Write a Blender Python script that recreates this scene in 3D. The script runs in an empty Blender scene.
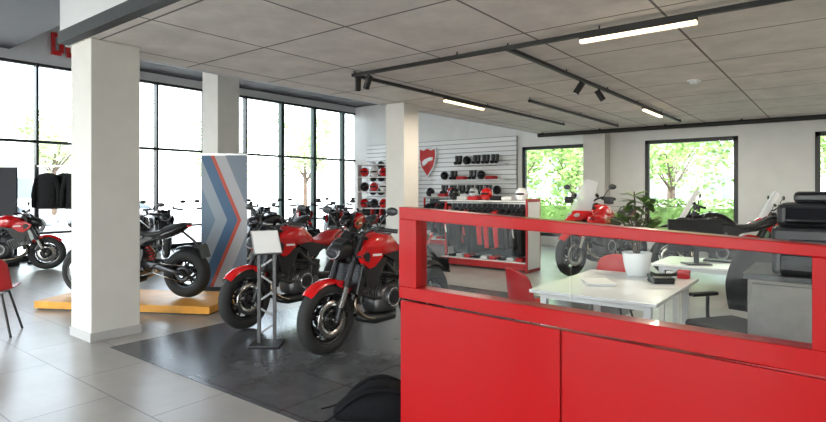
import bpy, bmesh, math, random
from mathutils import Vector, Matrix, Quaternion
random.seed(7)
S=bpy.context.scene
COL=S.collection
# ------------------------------------------------------------------ materials
M={}
def nt(name):
    m=bpy.data.materials.new(name); m.use_nodes=True
    return m, m.node_tree, m.node_tree.nodes['Principled BSDF']
def mat(name,col,rough=.5,metal=0,coat=0,emit=None,es=0,trans=0,noise=0,nscale=20,bump=0,spec=.5):
    m,t,b=nt(name)
    b.inputs['Base Color'].default_value=(*col,1); b.inputs['Roughness'].default_value=rough
    b.inputs['Metallic'].default_value=metal; b.inputs['Coat Weight'].default_value=coat
    b.inputs['Coat Roughness'].default_value=.05
    b.inputs['Specular IOR Level'].default_value=spec
    b.inputs['Transmission Weight'].default_value=trans
    if emit: b.inputs['Emission Color'].default_value=(*emit,1); b.inputs['Emission Strength'].default_value=es
    if noise or bump:
        tc=t.nodes.new('ShaderNodeTexCoord'); n=t.nodes.new('ShaderNodeTexNoise'); n.inputs['Scale'].default_value=nscale; n.inputs['Detail'].default_value=5
        t.links.new(tc.outputs['Object'],n.inputs['Vector'])
        if noise:
            r=t.nodes.new('ShaderNodeValToRGB'); r.color_ramp.elements[0].position=.3; r.color_ramp.elements[1].position=.7
            r.color_ramp.elements[0].color=(*[c*(1-noise) for c in col],1); r.color_ramp.elements[1].color=(*[min(1,c*(1+noise)) for c in col],1)
            t.links.new(n.outputs['Fac'],r.inputs['Fac']); t.links.new(r.outputs['Color'],b.inputs['Base Color'])
        if bump:
            bp=t.nodes.new('ShaderNodeBump'); bp.inputs['Strength'].default_value=bump; bp.inputs['Distance'].default_value=.01
            t.links.new(n.outputs['Fac'],bp.inputs['Height']); t.links.new(bp.outputs['Normal'],b.inputs['Normal'])
    M[name]=m; return m
def tiles(name,c1,c2,mortar,w,h,ms,rough,offset=0,nscale=1.5,nstr=.25,bump=.3,coat=0):
    m,t,b=nt(name)
    tc=t.nodes.new('ShaderNodeTexCoord'); br=t.nodes.new('ShaderNodeTexBrick')
    br.offset=offset; br.squash=1
    br.inputs['Color1'].default_value=(*c1,1); br.inputs['Color2'].default_value=(*c2,1); br.inputs['Mortar'].default_value=(*mortar,1)
    br.inputs['Scale'].default_value=1; br.inputs['Mortar Size'].default_value=ms; br.inputs['Brick Width'].default_value=w; br.inputs['Row Height'].default_value=h
    br.inputs['Mortar Smooth'].default_value=.1
    t.links.new(tc.outputs['Object'],br.inputs['Vector'])
    n=t.nodes.new('ShaderNodeTexNoise'); n.inputs['Scale'].default_value=nscale; n.inputs['Detail'].default_value=8; n.inputs['Roughness'].default_value=.65
    t.links.new(tc.outputs['Object'],n.inputs['Vector'])
    r=t.nodes.new('ShaderNodeValToRGB'); r.color_ramp.elements[0].position=.3;r.color_ramp.elements[1].position=.7
    r.color_ramp.elements[0].color=(1-nstr,1-nstr,1-nstr,1); r.color_ramp.elements[1].color=(1,1,1,1)
    t.links.new(n.outputs['Fac'],r.inputs['Fac'])
    mx=t.nodes.new('ShaderNodeMixRGB'); mx.blend_type='MULTIPLY'; mx.inputs[0].default_value=1
    t.links.new(br.outputs['Color'],mx.inputs[1]); t.links.new(r.outputs['Color'],mx.inputs[2]); t.links.new(mx.outputs[0],b.inputs['Base Color'])
    b.inputs['Roughness'].default_value=rough
    bp=t.nodes.new('ShaderNodeBump'); bp.inputs['Strength'].default_value=bump; bp.inputs['Distance'].default_value=.005; bp.invert=True
    t.links.new(br.outputs['Fac'],bp.inputs['Height']); t.links.new(bp.outputs['Normal'],b.inputs['Normal'])
    M[name]=m
def glassm(name,tint,refl,alpha=0.0):
    m,t,b=nt(name); t.nodes.remove(b); out=t.nodes['Material Output']
    tr=t.nodes.new('ShaderNodeBsdfTransparent'); tr.inputs[0].default_value=(*tint,1)
    gl=t.nodes.new('ShaderNodeBsdfGlossy'); gl.inputs['Roughness'].default_value=.02
    fr=t.nodes.new('ShaderNodeFresnel'); fr.inputs['IOR'].default_value=refl
    mx=t.nodes.new('ShaderNodeMixShader'); t.links.new(fr.outputs[0],mx.inputs[0]); t.links.new(tr.outputs[0],mx.inputs[1]); t.links.new(gl.outputs[0],mx.inputs[2])
    last=mx
    if alpha:
        df=t.nodes.new('ShaderNodeBsdfDiffuse'); df.inputs[0].default_value=(.8,.82,.85,1)
        m2=t.nodes.new('ShaderNodeMixShader'); m2.inputs[0].default_value=alpha; t.links.new(mx.outputs[0],m2.inputs[1]); t.links.new(df.outputs[0],m2.inputs[2]); last=m2
    t.links.new(last.outputs[0],out.inputs[0]); M[name]=m
mat('red',(.54,.005,.007),.22,0,.7)
mat('redplastic',(.38,.010,.012),.45)
mat('redcounter',(.36,.002,.003),.30,0,.12,spec=.2)
mat('black',(.012,.012,.013),.38)
mat('blackgloss',(.012,.012,.014),.24,0,.2)
mat('rubber',(.014,.014,.014),.75,bump=.2,nscale=60)
mat('gunmetal',(.055,.055,.058),.34,.8)
mat('alu',(.50,.50,.51),.3,1,noise=.1)
mat('engine',(.15,.15,.155),.36,.8)
mat('steel',(.50,.49,.47),.2,1)
mat('bronze',(.34,.28,.22),.25,1)
mat('seat',(.02,.02,.021),.6,bump=.2,nscale=120)
mat('white',(.80,.80,.80),.45)
mat('whitegloss',(.82,.82,.83),.2)
mat('wall',(.80,.80,.78),.8,noise=.03,nscale=3)
mat('column',(.64,.62,.58),.75,noise=.03,nscale=4)
mat('plinth',(.45,.44,.43),.4)
mat('darkceil',(.035,.038,.042),.6,noise=.2)
mat('lightfascia',(.60,.61,.62),.6,noise=.04,nscale=2)
mat('frame',(.012,.013,.015),.4)
mat('greenframe',(.03,.055,.05),.4,.3)
mat('track',(.008,.008,.008),.5)
mat('led',(1,1,1),.5,emit=(1,.76,.44),es=2.4)
mat('lamp',(.03,.03,.035),.4,spec=.2)
mat('drl',(.35,.35,.36),.4,spec=.2)
mat('taillight',(.5,.0,.0),.15,emit=(1,.02,.02),es=.2)
mat('yellow',(.74,.33,.04),.45,noise=.12,nscale=6)
mat('grey',(.055,.058,.065),.7,spec=.2)
mat('cabinet',(.24,.215,.20),.5,noise=.12,nscale=14)
mat('screen',(.01,.01,.012),.1)
mat('cloth',(.018,.018,.02),.85,noise=.3,nscale=30,bump=.4,spec=.2)
mat('clothred',(.45,.015,.02),.8,noise=.2,nscale=30,bump=.4)
mat('clothwhite',(.6,.6,.6),.8,noise=.1,bump=.3)
mat('leaf',(.09,.17,.035),.55,noise=.5,nscale=3)
mat('treeleaf',(.20,.34,.085),.6,noise=.45,nscale=.9)
mat('treepale',(.34,.44,.22),.6,noise=.3,nscale=.9)  # paler copy of treeleaf, overexposure put into the leaf colour
mat('bark',(.10,.07,.05),.9,noise=.3,bump=.6)
mat('soil',(.05,.03,.02),.95)
mat('nylon',(.006,.006,.007),.85,noise=.3,nscale=60,bump=.5,spec=.12)
mat('asphalt',(.42,.42,.41),.9,noise=.15,nscale=2)
mat('building',(.42,.42,.42),.7,noise=.08,nscale=.5)
mat('bwin',(.12,.15,.17),.1)
mat('slat',(.86,.86,.86),.4,noise=.02)
mat('slatgap',(.22,.22,.22),.6)
mat('mesh',(.02,.02,.022),.7,bump=.5,nscale=200)
mat('spring',(.65,.02,.02),.4)
mat('carpaint',(.35,.36,.38),.25,.3,.5)
glassm('glass',(.96,.98,.97),1.35)
glassm('cglass',(.94,.96,.95),1.22)
glassm('visor',(.9,.9,.92),1.5,.45)
tiles('tile_light',(.41,.385,.35),(.37,.35,.32),(.17,.16,.15),1.2,.6,.005,.30,offset=.5,nscale=1.2,nstr=.28)
tiles('tile_dark',(.11,.115,.12),(.095,.10,.105),(.03,.03,.03),.6,.6,.006,.24,nscale=3,nstr=.5)
tiles('ceil_panel',(.88,.83,.77),(.82,.78,.72),(.20,.185,.17),1.2,1.2,.012,.9,nscale=2.4,nstr=.24,bump=.4)
# ------------------------------------------------------------------ mesh builder
def basis(d):
    d=Vector(d).normalized(); a=Vector((0,0,1)) if abs(d.z)<.95 else Vector((1,0,0))
    u=d.cross(a).normalized(); return d,u,d.cross(u).normalized()
class MB:
    def __init__(s): s.v=[];s.f=[];s.m=[];s.s=[]
    def add(s,vs,fs,m,sm=False):
        o=len(s.v); s.v+= [tuple(v) for v in vs]
        for f in fs: s.f.append([i+o for i in f]); s.m.append(m); s.s.append(sm)
        return s
    def box(s,c,size,m,bev=0,rot=None,seg=2):
        bm=bmesh.new(); bmesh.ops.create_cube(bm,size=1)
        for v in bm.verts: v.co=Vector((v.co.x*size[0],v.co.y*size[1],v.co.z*size[2]))
        if bev: bmesh.ops.bevel(bm,geom=bm.edges[:],offset=min(bev,min(size)*.45),segments=seg,affect='EDGES',profile=.5)
        R=rot if rot is not None else Matrix.Identity(3)
        vs=[R@v.co+Vector(c) for v in bm.verts]; bm.verts.index_update()
        fs=[[v.index for v in f.verts] for f in bm.faces]; bm.free()
        return s.add(vs,fs,m,False)
    def bb(s,x0,x1,y0,y1,z0,z1,m,bev=0):
        return s.box(((x0+x1)/2,(y0+y1)/2,(z0+z1)/2),(abs(x1-x0),abs(y1-y0),abs(z1-z0)),m,bev)
    def hexa(s,p,m):
        return s.add(p,[(0,3,2,1),(4,5,6,7),(0,1,5,4),(1,2,6,5),(2,3,7,6),(3,0,4,7)],m)
    def cyl(s,a,b,r,m,r2=None,n=16,sm=True):
        r2=r if r2 is None else r2; a=Vector(a);b=Vector(b); d,u,w=basis(b-a)
        ring=lambda c,r:[c+(u*math.cos(2*math.pi*i/n)+w*math.sin(2*math.pi*i/n))*r for i in range(n)]
        A=ring(a,r);B=ring(b,r2)
        s.add(A+B,[(i,(i+1)%n,n+(i+1)%n,n+i) for i in range(n)],m,sm)
        s.add(A,[tuple(range(n))[::-1]],m); s.add(B,[tuple(range(n))],m); return s
    def tube(s,pts,r,m,n=8,sub=4):
        P=[Vector(p) for p in pts]; Q=[]
        if sub>1 and len(P)>2:
            for i in range(len(P)-1):
                p0=P[max(i-1,0)];p1=P[i];p2=P[i+1];p3=P[min(i+2,len(P)-1)]
                for k in range(sub):
                    t=k/sub; Q.append(.5*((2*p1)+(p2-p0)*t+(2*p0-5*p1+4*p2-p3)*t*t+(3*p1-p0-3*p2+p3)*t**3))
            Q.append(P[-1])
        else: Q=P
        vs=[];N=len(Q); pu=None
        for i,q in enumerate(Q):
            d=(Q[min(i+1,N-1)]-Q[max(i-1,0)]).normalized()
            if pu is None: _,u,_=basis(d)
            else: u=(pu-d*pu.dot(d)).normalized()
            pu=u; w=d.cross(u)
            rr=r if not isinstance(r,(list,tuple)) else r[0]+(r[1]-r[0])*i/(N-1)
            vs+=[q+(u*math.cos(2*math.pi*j/n)+w*math.sin(2*math.pi*j/n))*rr for j in range(n)]
        fs=[(i*n+j,i*n+(j+1)%n,(i+1)*n+(j+1)%n,(i+1)*n+j) for i in range(N-1) for j in range(n)]
        fs+=[tuple(range(n))[::-1],tuple((N-1)*n+j for j in range(n))]
        return s.add(vs,fs,m,True)
    def torus(s,c,ax,R,r,m,N=32,n=10,sq=1.0):
        c=Vector(c); d,u,w=basis(ax); vs=[]
        for i in range(N):
            a=2*math.pi*i/N; e=u*math.cos(a)+w*math.sin(a)
            for j in range(n):
                b=2*math.pi*j/n; vs.append(c+e*(R+r*math.cos(b))+d*(r*math.sin(b)*sq))
        fs=[(i*n+j,((i+1)%N)*n+j,((i+1)%N)*n+(j+1)%n,i*n+(j+1)%n) for i in range(N) for j in range(n)]
        return s.add(vs,fs,m,True)
    def lathe(s,prof,c,ax,m,N=24):
        c=Vector(c); d,u,w=basis(ax); vs=[];n=len(prof)
        for i in range(N):
            a=2*math.pi*i/N; e=u*math.cos(a)+w*math.sin(a)
            for (r,h) in prof: vs.append(c+e*r+d*h)
        fs=[(i*n+j,((i+1)%N)*n+j,((i+1)%N)*n+j+1,i*n+j+1) for i in range(N) for j in range(n-1)]
        return s.add(vs,fs,m,True)
    def sph(s,c,r,m,n=16,k=10,rot=None):
        if not isinstance(r,(tuple,list)): r=(r,r,r)
        R=rot if rot is not None else Matrix.Identity(3); vs=[]
        for i in range(k+1):
            t=math.pi*i/k
            for j in range(n):
                a=2*math.pi*j/n; vs.append(Vector(c)+R@Vector((r[0]*math.sin(t)*math.cos(a),r[1]*math.sin(t)*math.sin(a),r[2]*math.cos(t))))
        fs=[(i*n+j,(i+1)*n+j,(i+1)*n+(j+1)%n,i*n+(j+1)%n) for i in range(k) for j in range(n)]
        return s.add(vs,fs,m,True)
    def loft(s,secs,m,n=20,ax='x',e=2.4,cap=True):
        vs=[];N=len(secs)
        for (p,yc,zc,hw,ht,hb) in secs:
            for j in range(n):
                a=2*math.pi*j/n; ca=math.cos(a); sa=math.sin(a)
                y=yc+hw*math.copysign(abs(ca)**(2/e),ca); z=zc+(ht if sa>0 else hb)*math.copysign(abs(sa)**(2/e),sa)
                vs.append((p,y,z) if ax=='x' else ((y,p,z) if ax=='y' else (y,z,p)))
        fs=[(i*n+j,i*n+(j+1)%n,(i+1)*n+(j+1)%n,(i+1)*n+j) for i in range(N-1) for j in range(n)]
        if cap: fs+=[tuple(range(n))[::-1],tuple((N-1)*n+j for j in range(n))]
        return s.add(vs,fs,m,True)
    def plate(s,pts,y0,y1,m):
        n=len(pts); return s.add([(x,y0,z) for x,z in pts]+[(x,y1,z) for x,z in pts],[tuple(range(n)),tuple(range(n,2*n))[::-1]]+[(i,(i+1)%n,n+(i+1)%n,n+i) for i in range(n)],m)
    def mesh(s,name):
        me=bpy.data.meshes.new(name); me.from_pydata(s.v,[],s.f)
        used=[]
        for x in s.m:
            if x not in used: used.append(x)
        for u in used: me.materials.append(M[u])
        for p,x,sm in zip(me.polygons,s.m,s.s): p.material_index=used.index(x); p.use_smooth=sm
        bm=bmesh.new(); bm.from_mesh(me); bmesh.ops.recalc_face_normals(bm,faces=bm.faces[:]); bm.to_mesh(me); bm.free()
        me.update(); return me
    def obj(s,name,parent=None,sub=0):
        o=bpy.data.objects.new(name,s.mesh(name)); COL.objects.link(o)
        if parent: o.parent=parent
        return o
def empty(name,loc=(0,0,0),rz=0,sc=1,tilt=0):
    o=bpy.data.objects.new(name,None); COL.objects.link(o); o.location=loc; o.rotation_euler=(tilt,0,rz); o.scale=(sc,)*3; o.empty_display_size=.1; return o
def RY(a): return Matrix.Rotation(a,3,'Y')
def RX(a): return Matrix.Rotation(a,3,'X')
def RZ(a): return Matrix.Rotation(a,3,'Z')
# ------------------------------------------------------------------ room shell
XL,XR,YF,YB=-13.5,4.5,-4.0,14.0
CE=3.0
def wallx(name,y0,y1,x0,x1,z0,z1,holes,m='wall'):
    b=MB(); xs=sorted(holes); cur=x0
    for (a,c,l,h) in xs:
        if a>cur: b.bb(cur,a,y0,y1,z0,z1,m)
        if l>z0: b.bb(a,c,y0,y1,z0,l,m)
        if h<z1: b.bb(a,c,y0,y1,h,z1,m)
        cur=c
    if cur<x1: b.bb(cur,x1,y0,y1,z0,z1,m)
    return b.obj(name)
MB().bb(XL-.2,XR+.2,YF-.2,YB+.2,-.12,0,'tile_light').obj('floor')
MB().bb(-5.5,-2.05,2.35,7.2,0.0,.004,'tile_dark').obj('floor_display_zone')
WB=[(-7.07,-5.2,.25,2.7),(-3.79,-1.82,.25,2.7),(-.45,1.5,.25,2.7)]
wallx('wall_back',YB,YB+.25,XL-.1,XR+.2,0,5.5,WB)
FW=[(-12.6,-9,.1,3.9),(-8.4,-4.8,.1,3.9),(-4.2,-.6,.1,3.9),(0,3.6,.1,3.9)]  # unseen front openings, added to throw light on counter and bikes
wallx('wall_front',YF-.25,YF,XL-.1,XR+.2,0,4.5,FW)
MB().bb(XR,XR+.2,YF,YB,0,5.5,'wall').obj('wall_right')
b=MB(); b.bb(XL-.2,XL,YF,YB,4.2,5.5,'lightfascia'); b.bb(XL-.2,XL,YF,YB,-.1,.06,'frame'); b.bb(XL-.2,XL,YF-.2,-.9,0,5.5,'wall'); b.obj('wall_left')
def window(i,x0,x1,z0,z1,y):
    b=MB(); w=.09
    b.bb(x0,x1,y+.02,y+.12,z1-w,z1,'frame'); b.bb(x0,x1,y+.02,y+.12,z0,z0+w,'frame')
    b.bb(x0,x0+w,y+.02,y+.12,z0,z1,'frame'); b.bb(x1-w,x1,y+.02,y+.12,z0,z1,'frame')
    b.bb(x0+w,x1-w,y+.06,y+.07,z0+w,z1-w,'glass'); b.obj('window_%d'%i)
wi=1
for (a,c,l,h) in WB: window(wi,a,c,l,h,YB); wi+=1
for (a,c,l,h) in FW: window(wi,a,c,l,h,YF-.2); wi+=1
b=MB()
y=-.9
while y<YB-.1:
    wd=.05
    g='frame'
    if y>10: g='greenframe'; wd=.12
    b.bb(XL-.14,XL+.02,y-wd/2,y+wd/2,.06,4.2,g); y+=1.3
for z,t in ((4.14,.06),(2.5,.06),(.55,.05),(.06,.06)): b.bb(XL-.12,XL,-.9,YB,z,z+t,'frame')
b.bb(XL-.07,XL-.06,-.9,YB,.06,4.2,'glass')
b.obj('window_%d'%wi)
SX=-6.32
MB().bb(SX,XR,2.3,YB,CE,CE+.25,'ceil_panel').obj('ceiling')
b=MB(); b.bb(SX-.02,XR,2.2,2.3,CE,CE+.12,'darkceil'); b.bb(SX-.02,XR,2.22,2.3,CE+.12,4.4,'lightfascia'); b.bb(SX-.1,SX,2.3,YB,CE,5.4,'lightfascia'); b.obj('trim_1')
b=MB(); b.bb(XL,XR,YF,3.8,4.4,4.5,'darkceil'); b.bb(XL,SX-.1,5.6,YB,4.4,4.5,'darkceil'); b.obj('ceiling_atrium')
b=MB(); b.bb(XL,SX-.1,3.7,5.7,5.4,5.5,'lightfascia'); b.bb(XL,SX-.1,3.7,3.8,4.5,5.4,'lightfascia'); b.bb(XL,SX-.1,5.6,5.7,4.5,5.4,'lightfascia'); b.obj('ceiling_raised')
def column(x0,x1,y0,y1,h,nm='column'):
    e=empty(nm,((x0+x1)/2,(y0+y1)/2,0)); hx=(x1-x0)/2;hy=(y1-y0)/2
    MB().bb(-hx,hx,-hy,hy,.0,h,'column',.008).obj('shaft',e)
    b=MB(); q=.012
    b.bb(-hx-q,hx+q,-hy-q,hy+q,0,.09,'plinth',.004); b.obj('plinth',e)
column(-6.3,-5.82,2.31,2.79,CE-.002)
column(-6.31,-5.90,7.30,7.71,CE-.002)
column(-5.17,-4.62,13.6,13.99,CE-.002)
column(-10.3,-9.75,6.2,6.7,4.395)
MB().bb(-5.1,XR,YB-.015,YB,0,.08,'plinth').obj('baseboard_back')
# ------------------------------------------------------------------ ceiling tracks & lights
def track(x0,y0,x1,y1,led=None,name='track_light_rail'):
    e=empty(name,(x0,y0,0)); dx=x1-x0;dy=y1-y0; w=.022
    b=MB(); b.bb(min(0,dx)-w,max(0,dx)+w,min(0,dy)-w,max(0,dy)+w,CE-.075,CE-.035,'track'); 
    L=math.hypot(dx,dy); n=max(2,int(L/1.5))
    for i in range(n+1):
        t=i/n; b.cyl((dx*t,dy*t,CE-.04),(dx*t,dy*t,CE),.008,'track',n=8)
    b.obj('rail',e)
    if led:
        for (a,c) in led:
            p=(dx*a/L,dy*a/L); q=(dx*c/L,dy*c/L)
            bb=MB(); bb.bb(min(p[0],q[0])-.03,max(p[0],q[0])+.03,min(p[1],q[1])-.03,max(p[1],q[1])+.03,CE-.105,CE-.076,'track'); 
            bb.bb(min(p[0],q[0])-.024,max(p[0],q[0])+.024,min(p[1],q[1])-.024,max(p[1],q[1])+.024,CE-.135,CE-.105,'led'); bb.obj('led_bar',e)
            l=bpy.data.lights.new('led','AREA'); l.shape='RECTANGLE'; l.size=max(.05,abs(q[0]-p[0])); l.size_y=max(.05,abs(q[1]-p[1])); l.energy=30; l.color=(1,.88,.72)
            lo=bpy.data.objects.new('led_light',l); COL.objects.link(lo); lo.parent=e; lo.location=((p[0]+q[0])/2,(p[1]+q[1])/2,CE-.14)
    return e
def spot(x,y,name='ceiling_spotlight',az=0):
    e=empty(name,(x,y,0),az)
    b=MB(); b.cyl((0,0,CE-.075),(0,0,CE-.13),.012,'track',n=10); b.cyl((-.03,0,CE-.10),(.06,0,CE-.24),.04,'track',n=16); b.cyl((.06,0,CE-.24),(.062,0,CE-.243),.033,'white',n=16); b.obj('lamp_head',e)
track(-4.85,5.0,-.2,5.0,[(2.95,3.88)])
track(-2.7,5.03,-2.7,12.6,[(4.9,6.0)])
track(-4.85,5.03,-4.85,11.6,[(2.0,3.1)])
track(-4.0,8.2,-4.0,12.6)
track(.6,5.0,.6,12.6,[(2,3.1)])  # out-of-view rail and LED bar, added for extra room light
for x,y,a in ((-4.78,5.0,2.4),(-4.6,5.0,2.9),(-2.7,7.0,3.6),(-2.7,7.7,.6)): spot(x,y,az=a)
b=MB(); b.cyl((-6.3,13.4,2.93),(XR,13.4,2.93),.05,'track',n=12)
for i in range(8): b.bb(-6.2+i*1.5,-6.16+i*1.5,13.38,13.42,2.93,3.0,'track')
b.obj('ceiling_duct_pipe')
MB().cyl((-1.6,8.3,CE-.015),(-1.6,8.3,CE),.09,'white').cyl((-1.6,8.3,CE-.05),(-1.6,8.3,CE-.015),.05,'white').obj('smoke_detector')
for i,(x,y) in enumerate(((-12.2,6.6),(-11,6.6),(-12.2,8.4),(-11,8.4),(-12.2,10.4),(-11,10.4))):
    MB().cyl((x,y,4.38),(x,y,4.4),.09,'white').cyl((x,y,4.375),(x,y,4.38),.07,'led').obj('recessed_downlight')
e=empty('wall_letter_sign',(XL+.06,4.54,4.42),0); e.scale=(1,.60,.98)
b=MB()
def stroke(b,x0,x1,z0,z1): b.bb(-.03,.03,x0,x1,z0,z1,'red',.005)
stroke(b,0,.13,0,.5); stroke(b,.08,.32,0,.1); stroke(b,.08,.32,.4,.5); stroke(b,.27,.40,.06,.44)
stroke(b,.47,.60,.06,.5); stroke(b,.77,.90,.06,.5); stroke(b,.5,.86,0,.1)
stroke(b,1.02,1.35,0,.1);stroke(b,1.02,1.35,.4,.5);stroke(b,.97,1.1,.06,.44)
stroke(b,1.43,1.56,0,.5);stroke(b,1.73,1.86,0,.5);stroke(b,1.48,1.8,.4,.5);stroke(b,1.48,1.8,.18,.26)
b.obj('letters',e)
# ------------------------------------------------------------------ motorcycles
def wheel(b,cx,cz,R,r,rear=False):
    b.torus((cx,0,cz),(0,1,0),R,r,'rubber',40,12,1.05 if rear else 1.0)
    hw=.06 if rear else .045
    ro=R-r*.55
    b.lathe([(ro-.035,-hw+.012),(ro-.01,-hw),(ro+.012,-hw),(ro+.012,hw),(ro-.01,hw),(ro-.035,hw-.012),(ro-.035,-hw+.012)],(cx,0,cz),(0,1,0),'blackgloss',36)
    b.cyl((cx,-.07,cz),(cx,.07,cz),.04,'gunmetal'); b.cyl((cx,-.12,cz),(cx,.12,cz),.014,'steel')
    for i in range(5):
        a=2*math.pi*i/5+.3
        for da in (-.16,.16):
            p=Vector((cx+.03*math.cos(a),0,cz+.03*math.sin(a))); q=Vector((cx+(ro-.02)*math.cos(a+da),0,cz+(ro-.02)*math.sin(a+da)))
            b.cyl(p,q,.015,'blackgloss',.010,n=8)
    for sy in ((-.075,.075) if not rear else (-.085,)):
        b.lathe([(.10,-.003),(.165 if not rear else .125,-.003),(.165 if not rear else .125,.003),(.10,.003),(.10,-.003)],(cx,sy,cz),(0,1,0),'steel',32)
        b.lathe([(.05,-.004),(.085,-.004),(.085,.004),(.05,.004),(.05,-.004)],(cx,sy,cz),(0,1,0),'gunmetal',20)
        for i in range(6):
            a=i*math.pi/3; b.cyl((cx+.07*math.cos(a),sy,cz+.07*math.sin(a)),(cx+.108*math.cos(a),sy,cz+.108*math.sin(a)),.007,'gunmetal',n=6)
def arcguard(b,cx,cz,R,a0,a1,w,m,n=14,drop=.03):
    vs=[]; 
    prof=[(-w,-drop),(-w*.8,0),(-w*.3,.012),(w*.3,.012),(w*.8,0),(w,-drop)]
    for i in range(n+1):
        a=a0+(a1-a0)*i/n; tp=1 if 0<i<n else .75
        for (y,h) in prof: vs.append((cx+(R+h)*math.cos(a),y*tp,cz+(R+h)*math.sin(a)))
    k=len(prof); b.add(vs,[(i*k+j,i*k+j+1,(i+1)*k+j+1,(i+1)*k+j) for i in range(n) for j in range(k-1)],m,True)
BIKE={}
def bikeparts(style,body,seatm='seat'):
    key=(style,body,seatm)
    if key in BIKE: return BIKE[key]
    P=[]
    def done(n,b,solid=0): P.append((n,b.mesh(n),solid))
    FX,RX_,Z=.745,-.735,.315
    b=MB(); wheel(b,FX,Z,.255,.06); done('front_wheel',b)
    b=MB(); wheel(b,RX_,Z,.232,.083,True); done('rear_wheel',b)
    dirv=Vector((-.41,0,.912)); ax=Vector((FX,0,Z))
    b=MB()
    for sy in (-.105,.105):
        o=Vector((-.02,sy,0)); b.cyl(ax+o+Vector((0,0,-.03)),ax+o+dirv*.34,.028,'black',n=14); b.cyl(ax+o+dirv*.28,ax+o+dirv*.36,.034,'black',n=14)
        b.cyl(ax+o+dirv*.10,ax+o+dirv*.30,.0295,'steel',n=14)
        b.cyl(ax+o+dirv*.34,ax+o+dirv*.80,.027,'gunmetal',n=14); b.cyl(ax+o+dirv*.8,ax+o+dirv*.82,.022,'alu',n=12)
        b.box(ax+Vector((-.13,sy*.86,.11)),(.06,.05,.13),'gunmetal',.012,RY(.5))
    for k in (.56,.75):
        p=ax+dirv*k+Vector((-.035,0,0)); b.box(p,(.10,.27,.03),'gunmetal',.01,RY(-.42))
    b.cyl(ax+dirv*.5+Vector((-.07,0,0)),ax+dirv*.78+Vector((-.07,0,0)),.03,'black'); done('front_fork',b)
    b=MB(); arcguard(b,FX,Z,.330,.75,2.35,.066,body)
    for sy in (-.072,.072): b.plate([(FX-.20,Z+.20),(FX-.06,Z+.28),(FX-.04,Z+.33),(FX-.12,Z+.32),(FX-.24,Z+.24)],sy-.004,sy+.004,body)
    done('front_mudguard',b)
    b=MB()
    if style=='naked':
        b.loft([(.46,0,.905,.06,.05,.06),(.52,0,.905,.10,.075,.09),(.60,0,.895,.105,.070,.085),(.655,0,.88,.090,.055,.07),(.68,0,.87,.070,.038,.05)],'black',24,e=2.6)
        b.loft([(.672,0,.868,.062,.030,.042),(.69,0,.865,.045,.018,.028)],'lamp',20,e=2.6)
        b.tube([(.665,-.080,.895),(.68,-.074,.855),(.682,-.03,.826),(.682,.03,.826),(.68,.074,.855),(.665,.080,.895)],.005,'drl',n=6)
        b.loft([(.44,0,.985,.07,.01,.012),(.53,0,.985,.09,.012,.012),(.63,0,.955,.07,.008,.01)],'black',14,e=3)
        b.box((.50,0,1.015),(.02,.12,.075),'screen',.01,RY(-.7))
    else:
        b.loft([(.30,0,.94,.12,.06,.1),(.50,0,.93,.15,.08,.12),(.66,0,.88,.12,.05,.09),(.80,0,.82,.06,.02,.04),(.90,0,.79,.025,.01,.012)],body,20)
        for sy in (-.06,.06): b.sph((.70,sy,.885),(.05,.045,.025),'drl',12,8,RY(.4))
        vs=[];n=6;k=7
        for i in range(n+1):
            t=i/n
            for j in range(k):
                u=(j/(k-1)-.5)*2; w=.20-.07*t; vs.append((.62-.24*t-.07*u*u,w*u,.95+.46*t-.05*u*u*t))
        b.add(vs,[(i*k+j,i*k+j+1,(i+1)*k+j+1,(i+1)*k+j) for i in range(n) for j in range(k-1)],'visor',True)
        for sy in (-.1,.1): b.tube([(.5,sy,.9),(.46,sy,1.1)],.008,'black')
        for sy in (-1,1): b.loft([(.10,sy*.17,.80,.03,.06,.08),(.30,sy*.20,.80,.035,.10,.12),(.46,sy*.19,.80,.03,.08,.11),(.56,sy*.14,.84,.02,.04,.05)],body,14)
    done('headlight_fairing',b)
    b=MB(); hz=.0 if style=='naked' else .06
    for sy in (-1,1):
        b.tube([(.40,0,1.02+hz),(.40,sy*.10,1.025+hz),(.37,sy*.22,1.075+hz),(.30,sy*.39,1.06+hz)],.0125,'black',n=10)
        b.cyl((.345,sy*.27,1.071+hz),(.295,sy*.40,1.059+hz),.019,'rubber',n=12); b.cyl((.295,sy*.40,1.059+hz),(.29,sy*.415,1.058+hz),.021,'gunmetal',n=12)
        b.tube([(.39,sy*.24,1.065+hz),(.41,sy*.30,1.05+hz),(.36,sy*.41,1.04+hz)],.007,'gunmetal',n=6)
        b.cyl((.40,sy*.20,1.09+hz),(.43,sy*.19,1.13+hz),.022,'black',n=12)
        b.box((.355,sy*.245,1.075+hz),(.05,.05,.045),'black',.012)
        b.tube([(.36,sy*.26,1.08+hz),(.37,sy*.33,1.17+hz),(.36,sy*.38,1.21+hz)],.006,'black',n=6)
        b.sph((.355,sy*.41,1.235+hz),(.014,.068,.038),'black',14,8); 
        b.tube([(.42,sy*.12,1.05+hz),(.52,sy*.12,1.0),(.50,sy*.09,.8),(.62,sy*.1,.5)],.005,'rubber',n=6)
        b.tube([(.52,sy*.10,.84),(.54,sy*.18,.84)],.006,'black',n=6); b.sph((.54,sy*.19,.84),(.02,.03,.013),'black',10,6)
    done('handlebar',b)
    b=MB()
    b.loft([(.44,0,.86,.05,.03,.05),(.40,0,.885,.11,.055,.09),(.32,0,.90,.155,.095,.115),(.22,0,.91,.178,.125,.115),(.10,0,.905,.170,.135,.11),(.0,0,.885,.138,.125,.10),(-.10,0,.85,.10,.095,.08),(-.18,0,.815,.08,.055,.06),(-.22,0,.80,.05,.02,.03)],body,30,e=3.1)
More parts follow.
